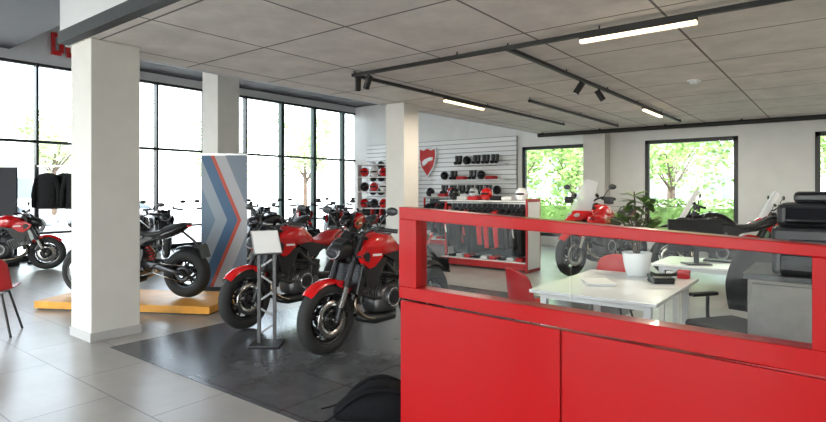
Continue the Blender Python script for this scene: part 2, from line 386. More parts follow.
    b.cyl((.17,0,1.03),(.165,0,1.041),.045,'gunmetal',n=20); b.cyl((.165,0,1.041),(.164,0,1.045),.03,'black',n=20)
    for sy in (-1,1):
        s0,s1=sorted((sy*.165,sy*.200))
        b.plate([(.54,.86),(.50,.78),(.40,.72),(.33,.74),(.22,.82),(.30,.90),(.44,.92)],s0,s1,body)
        s0,s1=sorted((sy*.199,sy*.204))
        b.plate([(.50,.85),(.47,.80),(.42,.78),(.40,.84),(.44,.88)],s0,s1,'black')
        b.plate([(.37,.83),(.25,.825),(.25,.845),(.37,.85)],s0,s1,'white')
        s0,s1=sorted((sy*.150,sy*.180))
        b.plate([(.46,.76),(.42,.56),(.33,.52),(.22,.66),(.14,.80),(.36,.78)],s0,s1,'black')
        s0,s1=sorted((sy*.10,sy*.150)); b.plate([(.14,.82),(-.02,.74),(-.18,.76),(-.22,.80),(-.05,.84)],s0,s1,'black')
    done('fuel_tank',b)
    b=MB(); b.loft([(-.10,0,.855,.07,.03,.05),(-.18,0,.825,.12,.03,.05),(-.30,0,.82,.15,.035,.05),(-.42,0,.835,.145,.045,.05),(-.47,0,.865,.125,.055,.05),(-.58,0,.905,.105,.050,.05),(-.68,0,.94,.07,.03,.03),(-.73,0,.955,.03,.01,.01)],seatm,20,e=3); done('seat',b)
    b=MB(); b.loft([(-.30,0,.785,.12,.03,.05),(-.44,0,.81,.125,.04,.06),(-.58,0,.86,.10,.045,.06),(-.70,0,.915,.07,.035,.045),(-.78,0,.955,.04,.015,.02)],body,18,e=2.8)
    b.box((-.765,0,.925),(.02,.09,.03),'taillight',.008)
    for sy in (-1,1): b.tube([(-.06,sy*.10,.70),(-.4,sy*.11,.77),(-.62,sy*.06,.84)],.014,'black',n=8); b.plate([(-.02,.80),(-.06,.66),(-.20,.70),(-.34,.78),(-.2,.80)],*sorted((sy*.115,sy*.13)),'black')
    done('tail_unit',b)
    b=MB(); b.tube([(-.66,0,.86),(-.82,0,.74),(-.95,0,.62)],.018,'black',n=8); b.box((-.975,0,.60),(.012,.22,.17),'black',.004,RY(.3)); b.box((-.983,0,.60),(.006,.20,.13),'gunmetal',.002,RY(.3))
    for sy in (-1,1): b.tube([(-.90,0,.68),(-.90,sy*.12,.68)],.006,'black',n=6); b.sph((-.90,sy*.14,.68),(.018,.03,.012),'black',10,6)
    arcguard(b,RX_,Z,.345,1.2,2.3,.09,'black'); done('plate_holder',b)
    b=MB(); fm='black'
    for sy in (-1,1):
        A=(.42,sy*.05,.86);B=(.40,sy*.06,.70);C=(.12,sy*.14,.74);D=(-.02,sy*.14,.62);E=(-.14,sy*.13,.56)
        for p,q in ((A,C),(B,D),(A,B),(B,C),(C,D),(C,E),(D,E)): b.cyl(p,q,.017,fm,n=10)
        b.box((-.13,sy*.125,.50),(.12,.03,.28),'gunmetal',.012,RY(-.2))
        b.box((-.17,sy*.15,.36),(.12,.02,.05),'gunmetal',.008,RY(.3)); b.cyl((-.2,sy*.14,.35),(-.2,sy*.26,.35),.012,'rubber',n=10)
        b.box((-.38,sy*.15,.44),(.16,.015,.03),'gunmetal',.006,RY(.5)); b.cyl((-.42,sy*.14,.47),(-.42,sy*.23,.47),.010,'rubber',n=10)
    b.box((-.06,0,.73),(.30,.22,.14),'black',.03)
    done('frame',b)
    b=MB()
    b.loft([(-.20,0,.42,.09,.09,.10),(-.14,0,.42,.125,.13,.14),(.0,0,.40,.14,.14,.15),(.12,0,.39,.13,.12,.13),(.20,0,.38,.09,.08,.10)],'engine',22,e=3.2)
    for sy in (-1,1):
        b.cyl((.03,sy*.12,.41),(.03,sy*.165,.41),.105,'engine',r2=.095,n=28); b.cyl((.03,sy*.165,.41),(.03,sy*.175,.41),.06,'gunmetal',n=24)
        b.torus((.03,sy*.166,.41),(0,1,0),.085,.006,'alu',28,6)
        b.cyl((-.12,sy*.11,.40),(-.12,sy*.15,.40),.055,'engine',n=20)
        for i in range(8):
            a=i*math.pi/4; b.cyl((.03+.09*math.cos(a),sy*.16,.41+.09*math.sin(a)),(.03+.09*math.cos(a),sy*.172,.41+.09*math.sin(a)),.007,'steel',n=6)
    for i in range(6):
        t=i/5
        b.box((.17+.16*t,0,.48+.06*t),(.014,.20,.19),'engine',.004,RY(-.35)); b.box((-.03-.02*t,0,.56+.12*t),(.19,.20,.012),'engine',.004,RY(.12))
    b.box((.24,0,.50),(.22,.16,.15),'gunmetal',.02,RY(-.35)); b.box((.37,0,.55),(.08,.20,.19),'engine',.03,RY(-.35))
    b.box((-.04,0,.62),(.15,.16,.22),'gunmetal',.02,RY(-.1)); b.box((-.06,0,.73),(.19,.20,.07),'gunmetal',.025,RY(.1))
    for sy in (-1,1): b.cyl((.37,sy*.09,.55),(.37,sy*.115,.55),.06,'engine',n=20); b.cyl((-.05,sy*.09,.70),(-.05,sy*.125,.70),.045,'engine',n=18)
    done('engine',b)
    b=MB(); b.box((.47,0,.63),(.035,.30,.26),'black',.01,RY(-.3))
    for i in range(9): b.box((.475+.022*(i-4)*-.35,0,.63+.026*(i-4)),(.04,.27,.006),'gunmetal',0,RY(-.3))
    for sy in (-1,1): b.box((.46,sy*.155,.63),(.07,.02,.28),'black',.008,RY(-.3))
    b.tube([(.46,.1,.52),(.36,.14,.46),(.2,.14,.42)],.016,'rubber'); b.box((.40,0,.43),(.04,.22,.08),'black',.01,RY(-.2)); done('radiator',b)
    b=MB(); b.tube([(.40,-.04,.50),(.44,-.08,.36),(.30,-.12,.25),(.05,-.13,.22),(-.14,-.14,.26),(-.24,-.17,.34)],.022,'bronze',n=10)
    b.tube([(-.12,-.06,.68),(-.2,-.12,.55),(-.16,-.14,.35),(-.22,-.16,.32)],.020,'bronze',n=10)
    b.tube([(.40,.04,.50),(.45,.06,.38),(.36,.10,.27),(.15,.08,.21)],.020,'bronze',n=10)
    for z in (.335,.42):
        b.loft([(-.20,-.18,z-.02,.03,.03,.03),(-.26,-.19,z,.042,.042,.042),(-.48,-.20,z+.05,.042,.042,.042),(-.53,-.20,z+.06,.032,.032,.032)],'engine',16,e=2)
        b.torus((-.53,-.20,z+.06),(1,0,.1),.030,.006,'steel',18,6)
    b.loft([(.34,0,.24,.05,.05,.03),(.22,0,.22,.12,.05,.05),(-.05,0,.21,.12,.05,.04),(-.14,0,.23,.05,.03,.03)],'black',16,e=3); done('exhaust',b)
    b=MB()
    for sy in (-1,1):
        b.loft([(-.14,sy*.10,.44,.022,.045,.045),(-.35,sy*.125,.42,.02,.05,.045),(-.60,sy*.135,.35,.018,.035,.03),(-.80,sy*.135,.315,.015,.028,.028)],'gunmetal',12,e=3)
    b.box((-.30,0,.42),(.10,.24,.06),'gunmetal',.02)
    b.lathe([(.05,-.004),(.105,-.004),(.105,.004),(.05,.004),(.05,-.004)],(RX_,.11,Z),(0,1,0),'gunmetal',28)
    b.tube([(RX_,.11,Z+.105),(-.14,.11,.47)],.008,'steel',n=6,sub=1); b.tube([(RX_,.11,Z-.105),(-.14,.11,.38)],.008,'steel',n=6,sub=1)
    b.cyl((-.27,0,.46),(-.14,0,.72),.022,'black')
    hel=[]
    for i in range(49):
        t=i/48; a=t*2*math.pi*6; c=Vector((-.26,0,.48)).lerp(Vector((-.15,0,.70)),t); hel.append(c+Vector((.036*math.cos(a),.036*math.sin(a),0)))
    b.tube(hel,.007,'spring',n=6,sub=1); done('swingarm',b)
    b=MB(); b.tube([(-.1,.12,.32),(-.06,.22,.14),(-.03,.30,.012)],.011,'black',n=8,sub=1); b.cyl((-.03,.30,.0),(-.03,.30,.014),.022,'black'); done('side_stand',b)
    if style=='adventure':
        b=MB(); b.box((-.72,0,.98),(.24,.22,.02),'black',.008)
        for sy in (-1,1): b.tube([(-.5,sy*.1,.9),(-.62,sy*.12,.98),(-.82,sy*.1,.98)],.01,'black'); b.box((.37,sy*.36,1.10),(.03,.16,.10),'black',.014)
        done('luggage_rack',b)
    BIKE[key]=P; return P
def bike(x,y,ang,style='naked',body='red',seatm='seat',z=0,sc=1.0,name='motorcycle'):
    e=empty(name,(x,y,z),math.radians(ang),sc)
    for n,me,_ in bikeparts(style,body,seatm):
        o=bpy.data.objects.new(n,me); COL.objects.link(o); o.parent=e
    return e
F=.004
bike(-3.70,4.24,-90,body='red',z=F,sc=1.05)
bike(-5.13,4.34,-86,body='red',z=F,seatm='redplastic',sc=1.05)
bike(-7.33,3.45,209.6,body='blackgloss',z=.11)
bike(-12.25,3.30,60,body='red')
bike(-12.55,1.75,50,body='blackgloss')
bike(-12.35,6.4,-20,body='blackgloss'); bike(-12.3,7.7,-25,body='red'); bike(-12.3,9.1,-20,body='blackgloss'); bike(-12.3,10.5,-25,body='red'); bike(-12.3,11.9,-25,body='blackgloss')
bike(-10.1,4.85,-38,body='blackgloss')
bike(-8.9,7.0,-95,body='blackgloss'); bike(-7.9,8.3,-75,body='red'); bike(-9.6,9.4,-60,body='red')
bike(-3.45,10.1,-108,'adventure','red',sc=1.2,name='touring_motorcycle')
bike(-1.6,10.6,-165,'adventure','blackgloss',sc=1.08,name='touring_motorcycle')
bike(-.6,11.9,-160,'adventure','red',sc=1.05,name='touring_motorcycle')
e=empty('display_platform',(-7.2,3.5,0),math.radians(29.6)); MB().box((0,0,.063),(2.35,.95,.09),'yellow',.006).obj('deck',e); MB().box((0,0,.009),(2.3,.9,.018),'black').obj('base',e)
# ------------------------------------------------------------------ banner
m,t,bs=nt('banner_print'); M['banner']=m
tc=t.nodes.new('ShaderNodeTexCoord'); sx=t.nodes.new('ShaderNodeSeparateXYZ'); t.links.new(tc.outputs['Object'],sx.inputs[0])
def mth(op,a,b2=None,v=None):
    n=t.nodes.new('ShaderNodeMath'); n.operation=op
    if isinstance(a,(int,float)): n.inputs[0].default_value=a
    else: t.links.new(a,n.inputs[0])
    if b2 is not None:
        if isinstance(b2,(int,float)): n.inputs[1].default_value=b2
        else: t.links.new(b2,n.inputs[1])
    return n.outputs[0]
zz=mth('SUBTRACT',sx.outputs['Z'],1.05); az=mth('ABSOLUTE',zz); v=mth('ADD',sx.outputs['X'],mth('MULTIPLY',az,.42))
v=mth('ADD',mth('MULTIPLY',v,.9),.42)
r=t.nodes.new('ShaderNodeValToRGB'); r.color_ramp.interpolation='CONSTANT'; el=r.color_ramp.elements
el[0].position=0; el[0].color=(.13,.20,.28,1); el[1].position=.30; el[1].color=(.26,.31,.37,1)
for p,c in ((.46,(.04,.11,.22,1)),(.60,(.45,.06,.03,1)),(.65,(.40,.40,.43,1)),(.80,(.18,.22,.28,1))):
    q=el.new(p); q.color=c
t.links.new(v,r.inputs[0]); t.links.new(r.outputs[0],bs.inputs['Base Color']); bs.inputs['Roughness'].default_value=.5
e=empty('rollup_banner',(-7.31,4.76,0),math.radians(38))
b=MB(); b.bb(-.34,.34,-.01,.01,.05,2.02,'banner'); b.obj('print',e)
b=MB(); b.bb(-.35,.35,-.06,.06,0,.05,'gunmetal',.01); b.bb(-.35,.35,-.015,.015,2.02,2.045,'alu'); b.cyl((0,.03,.05),(0,.03,2.02),.01,'alu'); b.obj('stand',e)
# ------------------------------------------------------------------ price stand
e=empty('price_stand',(-4.40,3.33,F),math.radians(38))
b=MB(); b.box((0,0,.012),(.30,.28,.012),'gunmetal',.004)
for sx_ in (-.075,.075): b.box((sx_,0,.46),(.035,.02,.90),'gunmetal',.004)
for i in range(5): b.box((0,0,.15+.16*i),(.13,.012,.02),'engine',.002,RY(.6 if i%2 else -.6))
b.obj('post',e)
b=MB(); R=RZ(.5)@RX(-.65); b.box((0,-.02,.99),(.27,.02,.27),'alu',.006,R); b.box(Vector((0,-.02,.99))+R@Vector((0,-.012,0)),(.25,.006,.25),'white',.002,R); b.obj('sign_panel',e)
# ------------------------------------------------------------------ counter
e=empty('reception_counter',(0,0,0))
y0,y1=2.55,2.66
xl,xr=-2.10,0.0
def zt(x,a,c): return a+(c-a)*(x+2.09)/(2.04)
def bar(b,xa,xb,lo,hi,m,ya=y0,yb=y1):
    za0,zb0=zt(xa,*lo),zt(xb,*lo); za1,zb1=zt(xa,*hi),zt(xb,*hi)
    b.hexa([(xa,ya,za0),(xb,ya,zb0),(xb,yb,zb0),(xa,yb,za0),(xa,ya,za1),(xb,ya,zb1),(xb,yb,zb1),(xa,yb,za1)],m)
T0=(1.398,1.292);T1=(1.326,1.248);T2=(.925,.899);T3=(.853,.806)
b=MB()
bar(b,xl,xr,T1,T0,'redcounter'); bar(b,xl,xr,T3,T2,'redcounter'); bar(b,xl,-1.97,T2,T1,'redcounter'); bar(b,-.091,xr,T2,T1,'redcounter')
o=b.obj('glazing_frame',e); md=o.modifiers.new('b','BEVEL'); md.width=.004; md.segments=2
b=MB(); bar(b,-1.97,-1.06,T2,T1,'cglass',2.60,2.606); bar(b,-1.05,-.091,T2,T1,'cglass',2.60,2.606); b.obj('glass_panes',e)
b=MB()
G=(.838,.791)
def panel(xa,xb):
    za,zb=zt(xa,*G),zt(xb,*G); ya=y0+.010
    b.hexa([(xa,ya,.06),(xb,ya,.06),(xb,ya+.02,.06),(xa,ya+.02,.06),(xa,ya,za),(xb,ya,zb),(xb,ya+.02,zb),(xa,ya+.02,za)],'redcounter')
panel(xl+.005,-1.090); panel(-1.078,xr-.005); o=b.obj('front_panels',e); md=o.modifiers.new('b','BEVEL'); md.width=.003; md.segments=2
b=MB(); b.bb(xl+.01,xr-.01,y0+.032,y1,0.0,.80,'redplastic'); b.bb(xl+.02,xr-.02,y0+.02,y1,0,.06,'black'); b.obj('carcass',e)
# ------------------------------------------------------------------ desk etc
def desk(x0,x1,yy0,yy1,name='office_desk'):
    cx,cy=(x0+x1)/2,(yy0+yy1)/2; e=empty(name,(cx,cy,0)); hx,hy=(x1-x0)/2,(yy1-yy0)/2
    MB().bb(-hx,hx,-hy,hy,.725,.75,'whitegloss',.004).obj('top',e)
    b=MB()
    for sy in (-1,1):
        for sx_ in (-1,1): b.bb(sx_*(hx-.08)-.025,sx_*(hx-.08)+.025,sy*(hy-.1)-.025,sy*(hy-.1)+.025,0,.725,'white',.004)
        b.bb(-hx+.08,hx-.08,sy*(hy-.1)-.02,sy*(hy-.1)+.02,.68,.725,'white')
    b.bb(-.02,.02,-hy+.1,hy-.1,.68,.725,'white'); b.obj('legs',e); return e
desk(-1.87,-.96,3.82,5.15)
desk(-1.55,.25,5.95,6.75)
def monitor(x,y,z,a):
    e=empty('computer_monitor',(x,y,z),a); b=MB(); b.box((0,0,.29),(.54,.025,.33),'black',.008); b.box((0,-.0135,.29),(.52,.003,.305),'screen'); b.obj('display',e)
    b=MB(); b.box((0,.03,.15),(.05,.02,.28),'black',.006); b.box((0,.03,.008),(.24,.18,.012),'black',.004); b.obj('stand',e)
monitor(-1.18,6.15,.75,math.radians(215))
e=empty('keyboard',(-.95,6.5,.752)); b=MB(); b.box((0,0,.008),(.42,.14,.014),'black',.004)
for i in range(4):
    for j in range(12): b.box((-.19+.034*j,-.048+.032*i,.017),(.026,.024,.006),'gunmetal')
b.obj('keys',e)
e=empty('desk_telephone',(-1.16,4.74,.752),.6); b=MB(); b.box((0,0,.04),(.17,.17,.03),'black',.01,RX(.12)); b.box((0,0,.012),(.16,.16,.024),'black',.006); b.loft([(-.1,-.06,.08,.02,.02,.02),(-.06,-.06,.072,.018,.012,.012),(.06,-.06,.072,.018,.012,.012),(.1,-.06,.08,.02,.02,.02)],'black',12); b.obj('body',e)
e=empty('paper_stack',(-1.55,4.4,.752),.4); b=MB()
for i in range(5): b.box((0,0,.002+.004*i),(.21,.297,.003),'white',0,RZ(.05*i))
b.obj('sheets',e)
e=empty('small_boxes',(-1.06,5.08,.752)); b=MB(); b.box((0,0,.035),(.09,.07,.07),'clothred',.004); b.box((-.1,.0,.025),(.07,.06,.05),'white',.004); b.obj('cartons',e)
# potted plant
e=empty('potted_plant',(-1.42,5.0,.751))
b=MB(); b.lathe([(0,0),(.08,0),(.088,.008),(.108,.10),(.122,.19),(.124,.205),(.112,.205),(.10,.15),(.0,.15)],(0,0,0),(0,0,1),'whitegloss',28); b.obj('pot',e)
MB().cyl((0,0,.15),(0,0,.185),.105,'soil').obj('soil',e)
b=MB(); rnd=random.Random(3)
def leaf(b,base,d,L,W,m='leaf',droop=.5,n=5):
    d=Vector(d).normalized(); side=d.cross(Vector((0,0,1)));
    if side.length<.1: side=Vector((1,0,0))
    side.normalize(); vs=[];p=Vector(base)
    for i in range(n+1):
        t=i/n; w=W*math.sin(math.pi*min(1,t*.93+.05))**.8
        vs+=[p+side*w,p+Vector((0,0,-.15*w)),p-side*w]; dd=(d-Vector((0,0,droop*t))).normalized(); p=p+dd*(L/n)
    b.add(vs,[(3*i+j,3*i+j+1,3*i+4+j,3*i+3+j) for i in range(n) for j in range(2)],m,True)
b2=MB()
for k in range(9):
    a=k*2.4; h=.26+.30*rnd.random(); tip=Vector((.12*math.cos(a)*(.4+rnd.random()),.12*math.sin(a)*(.4+rnd.random()),.18+h))
    b2.tube([(0.02*math.cos(a),.02*math.sin(a),.17),(tip.x*.4,tip.y*.4,.17+h*.55),tip],.006,'bark',n=6)
    for j in range(13):
        an=rnd.random()*6.28; leaf(b,tip+Vector((0,0,-.12*rnd.random())),(math.cos(an),math.sin(an),.1+.7*rnd.random()),.11+.06*rnd.random(),.026)
b2.obj('stems',e); b.obj('leaves',e)
def office_chair(x,y,a):
    e=empty('office_chair',(x,y,0),a)
    b=MB()
    for i in range(5):
        t=i*2*math.pi/5; p=(.29*math.cos(t),.29*math.sin(t),.075); b.cyl((0,0,.11),p,.025,'black',.015,n=10)
        b.cyl((p[0]-.012,p[1],.03),(p[0]+.012,p[1],.03),.03,'black',n=14); b.cyl((p[0],p[1],.03),p,.01,'black',n=8)
    b.cyl((0,0,.09),(0,0,.42),.028,'gunmetal'); b.obj('base',e)
    b=MB(); b.box((0,0,.47),(.48,.48,.08),'seat',.035,seg=3); b.box((0,0,.42),(.25,.25,.03),'black'); b.obj('seat',e)
    b=MB(); vs=[];n=10;k=9
    for i in range(n+1):
        tt=i/n; z=.56+.52*tt; w=.225*(1-.25*abs(tt-.4)); xo=-.23-.10*tt*tt+.03*math.sin(tt*3.1)
        for j in range(k):
            u=(j/(k-1)-.5)*2; vs.append((xo+.06*u*u,w*u,z))
    b.add(vs,[(i*k+j,i*k+j+1,(i+1)*k+j+1,(i+1)*k+j) for i in range(n) for j in range(k-1)],'mesh',True)
    o=b.obj('backrest',e); md=o.modifiers.new('s','SOLIDIFY'); md.thickness=.025
    b=MB(); b.tube([(-.05,0,.43),(-.28,0,.46),(-.30,0,.62),(-.29,0,.85)],.022,'black')
    for sy in (-1,1): b.tube([(0,sy*.20,.43),(-.02,sy*.26,.5),(-.02,sy*.26,.66)],.014,'black'); b.box((.02,sy*.26,.68),(.25,.06,.03),'black',.012)
    b.obj('arms',e)
office_chair(-.64,4.70,math.radians(-125)); office_chair(-.45,7.3,math.radians(-100)); 
def shell_chair(x,y,a,name='red_shell_chair'):
    e=empty(name,(x,y,0),a); b=MB(); vs=[];k=9
    path=[(.22,.44),(.18,.455),(.10,.45),(0,.44),(-.10,.44),(-.17,.46),(-.205,.51),(-.22,.58),(-.235,.66),(-.25,.74),(-.262,.80),(-.268,.83)]
    n=len(path)
    for i,(px,pz) in enumerate(path):
        t=i/(n-1); w=.225 if t<.5 else .225-.05*(t-.5)*2
        for j in range(k):
            u=(j/(k-1)-.5)*2; cup=.045*u*u
            vs.append((px+(cup*1.6 if t>.5 else 0),w*u,pz+(cup if t<=.5 else -.05*abs(u)**3*(1 if t>.85 else 0))))
    b.add(vs,[(i*k+j,i*k+j+1,(i+1)*k+j+1,(i+1)*k+j) for i in range(n-1) for j in range(k-1)],'redplastic',True)
    o=b.obj('shell',e); md=o.modifiers.new('s','SOLIDIFY'); md.thickness=.014; md=o.modifiers.new('ss','SUBSURF'); md.levels=1; md.render_levels=1
    b=MB()
    for sx_,sy in ((1,1),(1,-1),(-1,1),(-1,-1)): b.cyl((sx_*.12,sy*.12,.435),(sx_*.21,sy*.22,0),.012,'black',n=10)
    b.tube([(.12,.12,.43),(.12,-.12,.43),(-.12,-.12,.43),(-.12,.12,.43)],.01,'black',sub=1); b.obj('legs',e)
shell_chair(-2.12,4.45,math.radians(60)); shell_chair(-1.85,5.60,math.radians(-90)); shell_chair(-6.95,1.80,math.radians(150))
e=empty('storage_cabinet',(.45,3.58,0)); b=MB(); b.bb(-.84,.8,-.26,.26,.06,1.04,'cabinet',.004); b.bb(-.86,.82,-.28,.28,1.04,1.07,'gunmetal',.004); b.bb(-.80,.78,-.22,.24,0,.06,'black')
for i in range(4): b.bb(-.82+.405*i,-.42+.405*i,-.275,-.26,.08,1.02,'cabinet',.003); b.cyl((-.46+.4*i,-.29,.6),(-.46+.4*i,-.29,.72),.006,'alu',n=8)
b.obj('body',e)
e=empty('office_printer',(-.04,3.56,1.072)); b=MB(); b.box((0,0,.12),(.50,.42,.24),'black',.02); b.box((.0,.02,.30),(.46,.38,.12),'black',.025); b.box((.03,.03,.39),(.38,.32,.06),'blackgloss',.02); b.box((-.02,-.22,.17),(.30,.04,.02),'gunmetal',.006); b.box((-.1,-.20,.30),(.18,.04,.08),'screen',.01,RX(-.4))
b.box((0,-.21,.06),(.42,.02,.08),'gunmetal',.005); b.obj('body',e)
# ------------------------------------------------------------------ slat wall, shelves & garments
b=MB(); x0,x1=-12.9,-7.2; b.bb(x0,x1,13.93,13.99,.2,3.02,'slatgap')
z=.2
while z<3.0: b.bb(x0,x1,13.90,13.94,z+.010,z+.125,'slat',.003); z+=.134
b.obj('slatwall_panel')
e=empty('shield_wall_sign',(-10.25,13.86,2.40)); out=[(-.26,.34),(-.13,.30),(0,.36),(.13,.30),(.26,.34),(.27,.1),(.2,-.15),(0,-.42),(-.2,-.15),(-.27,.1)]
b=MB(); b.plate([(x*1.25,z*1.25) for x,z in out],-.015,.02,'white'); b.plate([(x*1.1,z*1.1) for x,z in out],-.02,-.014,'red'); b.plate([(-.2,-.02),(-.1,.06),(.1,.12),(.22,.12),(.21,.03),(.05,.0),(-.08,-.12),(-.16,-.16)],-.03,-.019,'white'); b.obj('shield',e)
def helmet(b,c,r,m,rot=0):
    R=RZ(rot); b.sph(c,(r*1.1,r*.92,r),m,18,12,R); b.sph(Vector(c)+R@Vector((r*.42,0,r*.05)),(r*.74,r*.80,r*.36),'screen',16,10,R); b.sph(Vector(c)+R@Vector((r*.55,0,-r*.55)),(r*.45,r*.55,r*.35),m,12,8,R)
def boot(b,c,m='black',a=0):
    R=RZ(a); c=Vector(c)
    for dy in (-.06,.06):
        b.cyl(c+R@Vector((0,dy,.06)),c+R@Vector((-.01,dy,.27)),.05,m,.058,n=12); b.sph(c+R@Vector((.06,dy,.05)),(.12,.045,.05),m,12,8,R)
def jacket(b,c,m,a=0,s=1,stripe='clothwhite',sleeve=None,ln=1.0,st=True):
    R=RZ(a); c=Vector(c); sleeve=sleeve or m
    def T(p): return c+R@(Vector((p[0],p[1],p[2]*ln if p[2]<0 else p[2]))*s)
    secs=[(0,.05,.03),(-.03,.19,.06),(-.1,.22,.08),(-.3,.19,.085),(-.5,.20,.085),(-.62,.205,.08)]
    vs=[];n=14
    for (z,hy,hx) in secs:
        for j in range(n):
            q=2*math.pi*j/n; vs.append(T((hx*math.cos(q),hy*math.sin(q),z)))
    b.add(vs,[(i*n+j,i*n+(j+1)%n,(i+1)*n+(j+1)%n,(i+1)*n+j) for i in range(len(secs)-1) for j in range(n)]+[tuple(range(n)),tuple(range(len(vs)-n,len(vs)))],m,True)
    for sy in (-1,1):
        b.tube([T((0,sy*.19,-.06)),T((.02,sy*.26,-.3)),T((.05,sy*.26,-.6))],[.06*s,.04*s],sleeve,n=10)
        if st: b.tube([T((0,sy*.25,-.16)),T((.02,sy*.31,-.34)),T((.04,sy*.30,-.44))],.014*s,stripe,n=6)
    b.tube([T((0,-.15,.0)),T((0,0,.05)),T((0,.15,0))],.006,'alu',n=6); b.tube([T((0,0,.05)),T((0.02,0,.10)),T((0,0,.13))],.004,'alu',n=6)
e=empty('merchandise_shelving',(0,0,0)); b=MB()
SH=((-9.7,-7.4,1.35),(-9.7,-7.4,1.78),(-9.2,-7.4,2.22),(-12.6,-10.9,1.3),(-12.6,-10.9,1.75),(-12.6,-10.9,2.15))
for (xa,xb,z) in SH: b.bb(xa,xb,13.56,13.885,z,z+.025,'white')
b.cyl((-12.6,13.56,1.15),(-10.9,13.56,1.15),.012,'alu'); b.cyl((-9.7,13.56,1.2),(-7.4,13.56,1.2),.012,'alu')
for x in (-12.6,-10.9,-9.7,-7.4): b.bb(x-.015,x+.015,13.54,13.885,1.13,1.22,'alu')
b.obj('shelves',e)
b=MB(); rnd=random.Random(8)
for z in (1.375,1.805,2.245):
    x=-9.5 if z<2 else -9.0
    while x<-7.6:
        k=rnd.random()
        if k<.35: boot(b,(x,13.72,z),rnd.choice(['black','gunmetal','black']),-1.5); x+=.30
        elif k<.7: helmet(b,(x,13.71,z+.13),.13,rnd.choice(['red','blackgloss','whitegloss','blackgloss']),-1.5); x+=.33
        else: b.box((x,13.70,z+.05),(.3,.24,.10),rnd.choice(['cloth','cloth','clothred']),.035); x+=.36
for z in (1.325,1.775,2.175):
    for i in range(5): helmet(b,(-12.4+.35*i,13.70,z+.14),.14,rnd.choice(['red','blackgloss','whitegloss','blackgloss']),-1.3)
for i in range(9): jacket(b,(-12.5+.19*i,13.55,1.0),rnd.choice(['cloth','clothred','cloth']),0,.95,st=False)
for i in range(12): jacket(b,(-9.6+.19*i,13.55,1.05),rnd.choice(['cloth','clothred','cloth']),0,.95,st=False)
b.obj('merchandise',e)
def rack(x,y,a,L,n,h,name='clothing_rack',red=True):
    e=empty(name,(x,y,0),a); b=MB(); fm='red' if red else 'black'
    for sx_ in (-1,1):
        b.box((sx_*L/2,0,h/2),(.04,.05,h),fm,.004); b.box((sx_*L/2,0,.03),(.06,.45,.06),fm,.006)
    b.box((0,0,h-.03),(L,.03,.03),'alu'); 
    if red:
        b.box((0,0,.10),(L,.5,.12),'redplastic',.01); b.box((0,0,.165),(L-.05,.44,.02),'white'); b.box((0,.27,.75),(L,.015,1.1),'grey')
        b.box((L/2+.03,0,h/2+.03),(.03,.56,h+.06),'redplastic',.004); b.box((L/2+.046,0,h/2+.03),(.006,.48,h-.06),'white')
    b.obj('frame',e); b=MB(); rnd=random.Random(n)
    if red:
        for i in range(n):
            mm=['cloth','cloth','cloth','clothred','cloth','cloth'][i%6]
            jacket(b,(-L/2+.14+(L-.28)*i/(n-1),0,h-.17),mm,rnd.uniform(-.3,.3),1,'clothwhite' if i%4==1 else 'clothred',sleeve=rnd.choice([mm,'cloth','cloth','clothred']),ln=rnd.uniform(1.0,1.35),st=(i%3==1))
    else:
        for i in range(n): jacket(b,(-L/2+.26+(L-.52)*i/(n-1),-.06+.12*(i%2),h-.17),'cloth',-1.57,.95,'cloth',ln=1.25)
    b.obj('jackets',e)
    if red:
        b=MB()
        for i in range(9): b.box((-L/2+.2+(L-.4)*i/8,0,.20),(.14,.26,.05+.02*(i%3)),['cloth','clothwhite','clothred'][i%3],.02)
        b.box((0,0,h+.01),(L,.5,.02),'white')
        for i in range(7): 
            if i%3==0: helmet(b,(-L/2+.2+(L-.4)*i/6,0,h+.14),.125,['blackgloss','red','whitegloss'][i//3],-1.6)
            else: b.box((-L/2+.2+(L-.4)*i/6,0,h+.06),(.22,.3,.08),['cloth','clothwhite','clothred','cloth'][i%4],.03)
        b.obj('folded_clothes',e)
rack(-5.45,9.3,0,1.9,15,1.28); rack(-8.3,12.3,0,1.8,15,1.3); rack(-12.62,4.48,math.radians(38),1.1,3,2.02,red=False)
e=empty('helmet_display_tower',(-10.1,11.2,0),math.radians(25)); b=MB()
for sx_ in (-1,1): b.box((sx_*.42,0,1.1),(.03,.34,2.2),'white')
for z in (.1,.55,1.0,1.45,1.85,2.19): b.box((0,0,z),(.84,.34,.025),'white')
b.obj('shelving',e); b=MB()
for k,z in enumerate((.5625,1.0125,1.4625,1.8625)):
    for i in (-1,0,1): helmet(b,(i*.27,0,z+.125),.13,['red','blackgloss','red','whitegloss'][(i+k)%4],-1.5)
b.obj('helmets',e)
e=empty('display_partition',(-13.05,3.55,0),math.radians(38)); b=MB(); b.box((0,0,1.05),(.6,.04,1.8),'grey',.004); b.box((-.22,0,.08),(.05,.3,.16),'black'); b.box((.22,0,.08),(.05,.3,.16),'black'); b.obj('board',e)
